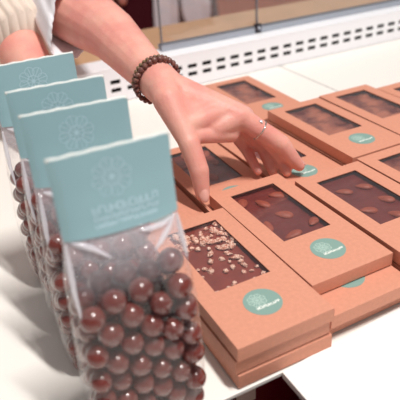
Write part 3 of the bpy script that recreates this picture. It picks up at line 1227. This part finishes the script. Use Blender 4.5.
shell('knit_jumper', [(-27, 7, 121, 16.5, 15.5), (-15, 7, 121, 16, 14.5), (0, 7, 119, 14.5, 13.5), (15, 7, 117, 15.5, 13.2), (26, 7, 115, 19, 13),
                      (33, 7, 114.5, 19, 11.5), (37.2, 7, 114, 12, 8.5), (39.5, 7, 113.5, 6.6, 6.3)], M['knit'])
lg = MB()
for sx in (-1, 1):
    lg.loft([[rel((7 + 8.3 * sx + (9.6 - 0.045 * k * 8) * math.cos(a_), 121 + (9.6 - 0.045 * k * 8) * math.sin(a_), -26 - 8.0 * k))
              for a_ in [2 * math.pi * j / 32 for j in range(32)]] for k in range(9)])
lg.build('trousers', M['trousers'], person)
hr = MB()
hr.ellipsoid(rel(hd + Vector((0, 2.0, 2.2))), (8.2, 8.9, 10.4), 28, 18)
hr.ellipsoid(rel(hd + Vector((0, 7.0, -3))), (6.8, 5.0, 9), 20, 14)
hr.build('hair', M['hair'], person)
for sx in (-1, 1):
    MB().ellipsoid(rel(hd + Vector((0.8 + 2.9 * sx, -7.9, 1.2))), (1.2, .6, .6), 14, 10).build('eye', M['white_cloth'], person)

# a second figure, far behind the glass
P2 = Vector((112, 252, FL))
per2 = empty('person', loc(*P2))
tag(per2, 'blurred person behind the glass in a dark burgundy dress with hanging white cloth', 'person')
b2 = MB()
for sx in (-1, 1):
    capsule(b2, (9 * sx, 0, 78), (9 * sx, 0, 46), 8.5, 6)
    capsule(b2, (9 * sx, 0, 46), (9 * sx, 1, 9), 6, 4)
    capsule(b2, (9 * sx, 1, 4.2), (10 * sx, -13, 3.2), 3.6, 3)
    capsule(b2, (16 * sx, 0, 134), (24 * sx, 2, 106), 5.5, 4.4)
    capsule(b2, (24 * sx, 2, 106), (25 * sx, -8, 84), 4.2, 3.0)
    capsule(b2, (25 * sx, -8, 84), (24.5 * sx, -10, 72), 3.2, 2)
capsule(b2, (0, 0, 82), (0, 0, 130), 14, 13)
capsule(b2, (-15, 0, 134), (15, 0, 134), 6, 6)
capsule(b2, (0, -1, 136), (0, -2, 148), 5.5, 5)
b2.ellipsoid((0, -4, 158), (7.4, 9, 11), 24, 16)
capsule(b2, (0, -13, 158), (0, -14, 155.5), .9, 1.2)
v2, f2_ = fused(b2, 0.9, 5, 'b2')
MB().add(v2, f2_, True).build('body', M['skin'], per2)
NS2 = 64
rows = [(40, 27, 20), (55, 25.5, 19), (70, 24, 17.5), (85, 20, 16), (100, 16, 14.5), (120, 18.5, 14.5), (134, 19, 11), (142, 8, 7.5)]
MB().loft([[(rx * (1 + .04 * math.cos(9 * t) * (z < 80)) * math.cos(t), ry * (1 + .05 * math.cos(9 * t) * (z < 80)) * math.sin(t), z)
            for t in [2 * math.pi * j / NS2 for j in range(NS2)]] for z, rx, ry in rows]).build('dress', M['dress'], per2, solid=0.4)
hb = MB()
hb.ellipsoid((0, -1.5, 161), (8.2, 8.8, 10.6), 24, 16)
hb.build('hair', M['hair'], per2)
cl = MB()
for (xa, xb, zt, zb, sk) in ((-13, -3, 100, 53, -3), (-3.5, 9, 98, 58, 2)):
    R_ = []
    for k in range(13):
        t = k / 12
        z = zt + (zb - zt) * t
        w_ = (xb - xa) / 2 * (0.7 + .42 * math.sin(min(1, t * 1.15) * math.pi * .62)) * (1 if t < .85 else 1 - (t - .85) * 2.5)
        cx = (xa + xb) / 2 + sk * t
        R_.append([(cx + w_ * math.cos(a_), -20 - 2 * t + (2.6 + .8 * math.cos(4 * a_)) * math.sin(a_), z) for a_ in [2 * math.pi * j / 28 for j in range(28)]])
    cl.loft(R_, cap0=True, cap1=True)
wc = cl.build('apron', M['white_cloth'], per2)
wc['label'] = 'white cloth hanging at the front'

# ------------------------------------------------------------------ light
w = bpy.data.worlds.new('shop_daylight')
scene.world = w
w.use_nodes = True
bg = w.node_tree.nodes['Background']
bg.inputs['Color'].default_value = (1.0, 0.955, 0.94, 1)
bg.inputs['Strength'].default_value = 0.29


def area(name, pos, target, size, power, col):
    d = bpy.data.lights.new(name, 'AREA')
    d.shape = 'RECTANGLE'
    d.size, d.size_y = size
    d.energy = power
    d.color = col
    o = bpy.data.objects.new(name, d)
    COL.objects.link(o)
    o.location = pos
    v_ = Vector(target) - Vector(pos)
    o.rotation_euler = v_.to_track_quat('-Z', 'Y').to_euler() if abs(v_.x) + abs(v_.y) > 1e-4 else (0, 0, 0)
    return o


# a ceiling luminaire high above the viewer, a little to the right of the bags
d_ = area('ceiling_luminaire', (0.42, -0.14, 0.90 + 1.95), (0.30, 0.40, 0.90), (0.07, 0.5), 43, (1.0, 0.965, 0.93))
area('front_fill', (0.3, -1.3, 2.6), (0.3, 0.5, 0.9), (1.6, 0.6), 1.5, (1.0, 0.97, 0.95))  # added fill from the front, lifts the vent strip and box fronts

# ------------------------------------------------------------------ camera
cam_d = bpy.data.cameras.new('camera')
cam = bpy.data.objects.new('camera', cam_d)
COL.objects.link(cam)
rgt = Vector((0.88365237, -0.4652676, -0.05181257))
upv = Vector((0.27560711, 0.42756703, 0.8609455))
fwd = Vector((0.3784167, 0.77505645, -0.50605168))
cam.matrix_world = Matrix.Translation(loc(0, 0, 27.848)) @ Matrix((rgt, upv, -fwd)).transposed().to_4x4()
cam_d.sensor_width = 36
cam_d.lens = 577.8135 / 400 * 36
cam_d.clip_start = 0.02
cam_d.dof.use_dof = True
cam_d.dof.focus_distance = 0.52
cam_d.dof.aperture_fstop = 8.6
scene.camera = cam

scene.view_settings.view_transform = 'Standard'
scene.view_settings.look = 'None'
scene.view_settings.gamma = 1
scene.view_settings.use_curve_mapping = False
scene.view_settings.exposure = 0.0
scene.cycles.max_bounces = 12
scene.cycles.transparent_max_bounces = 24
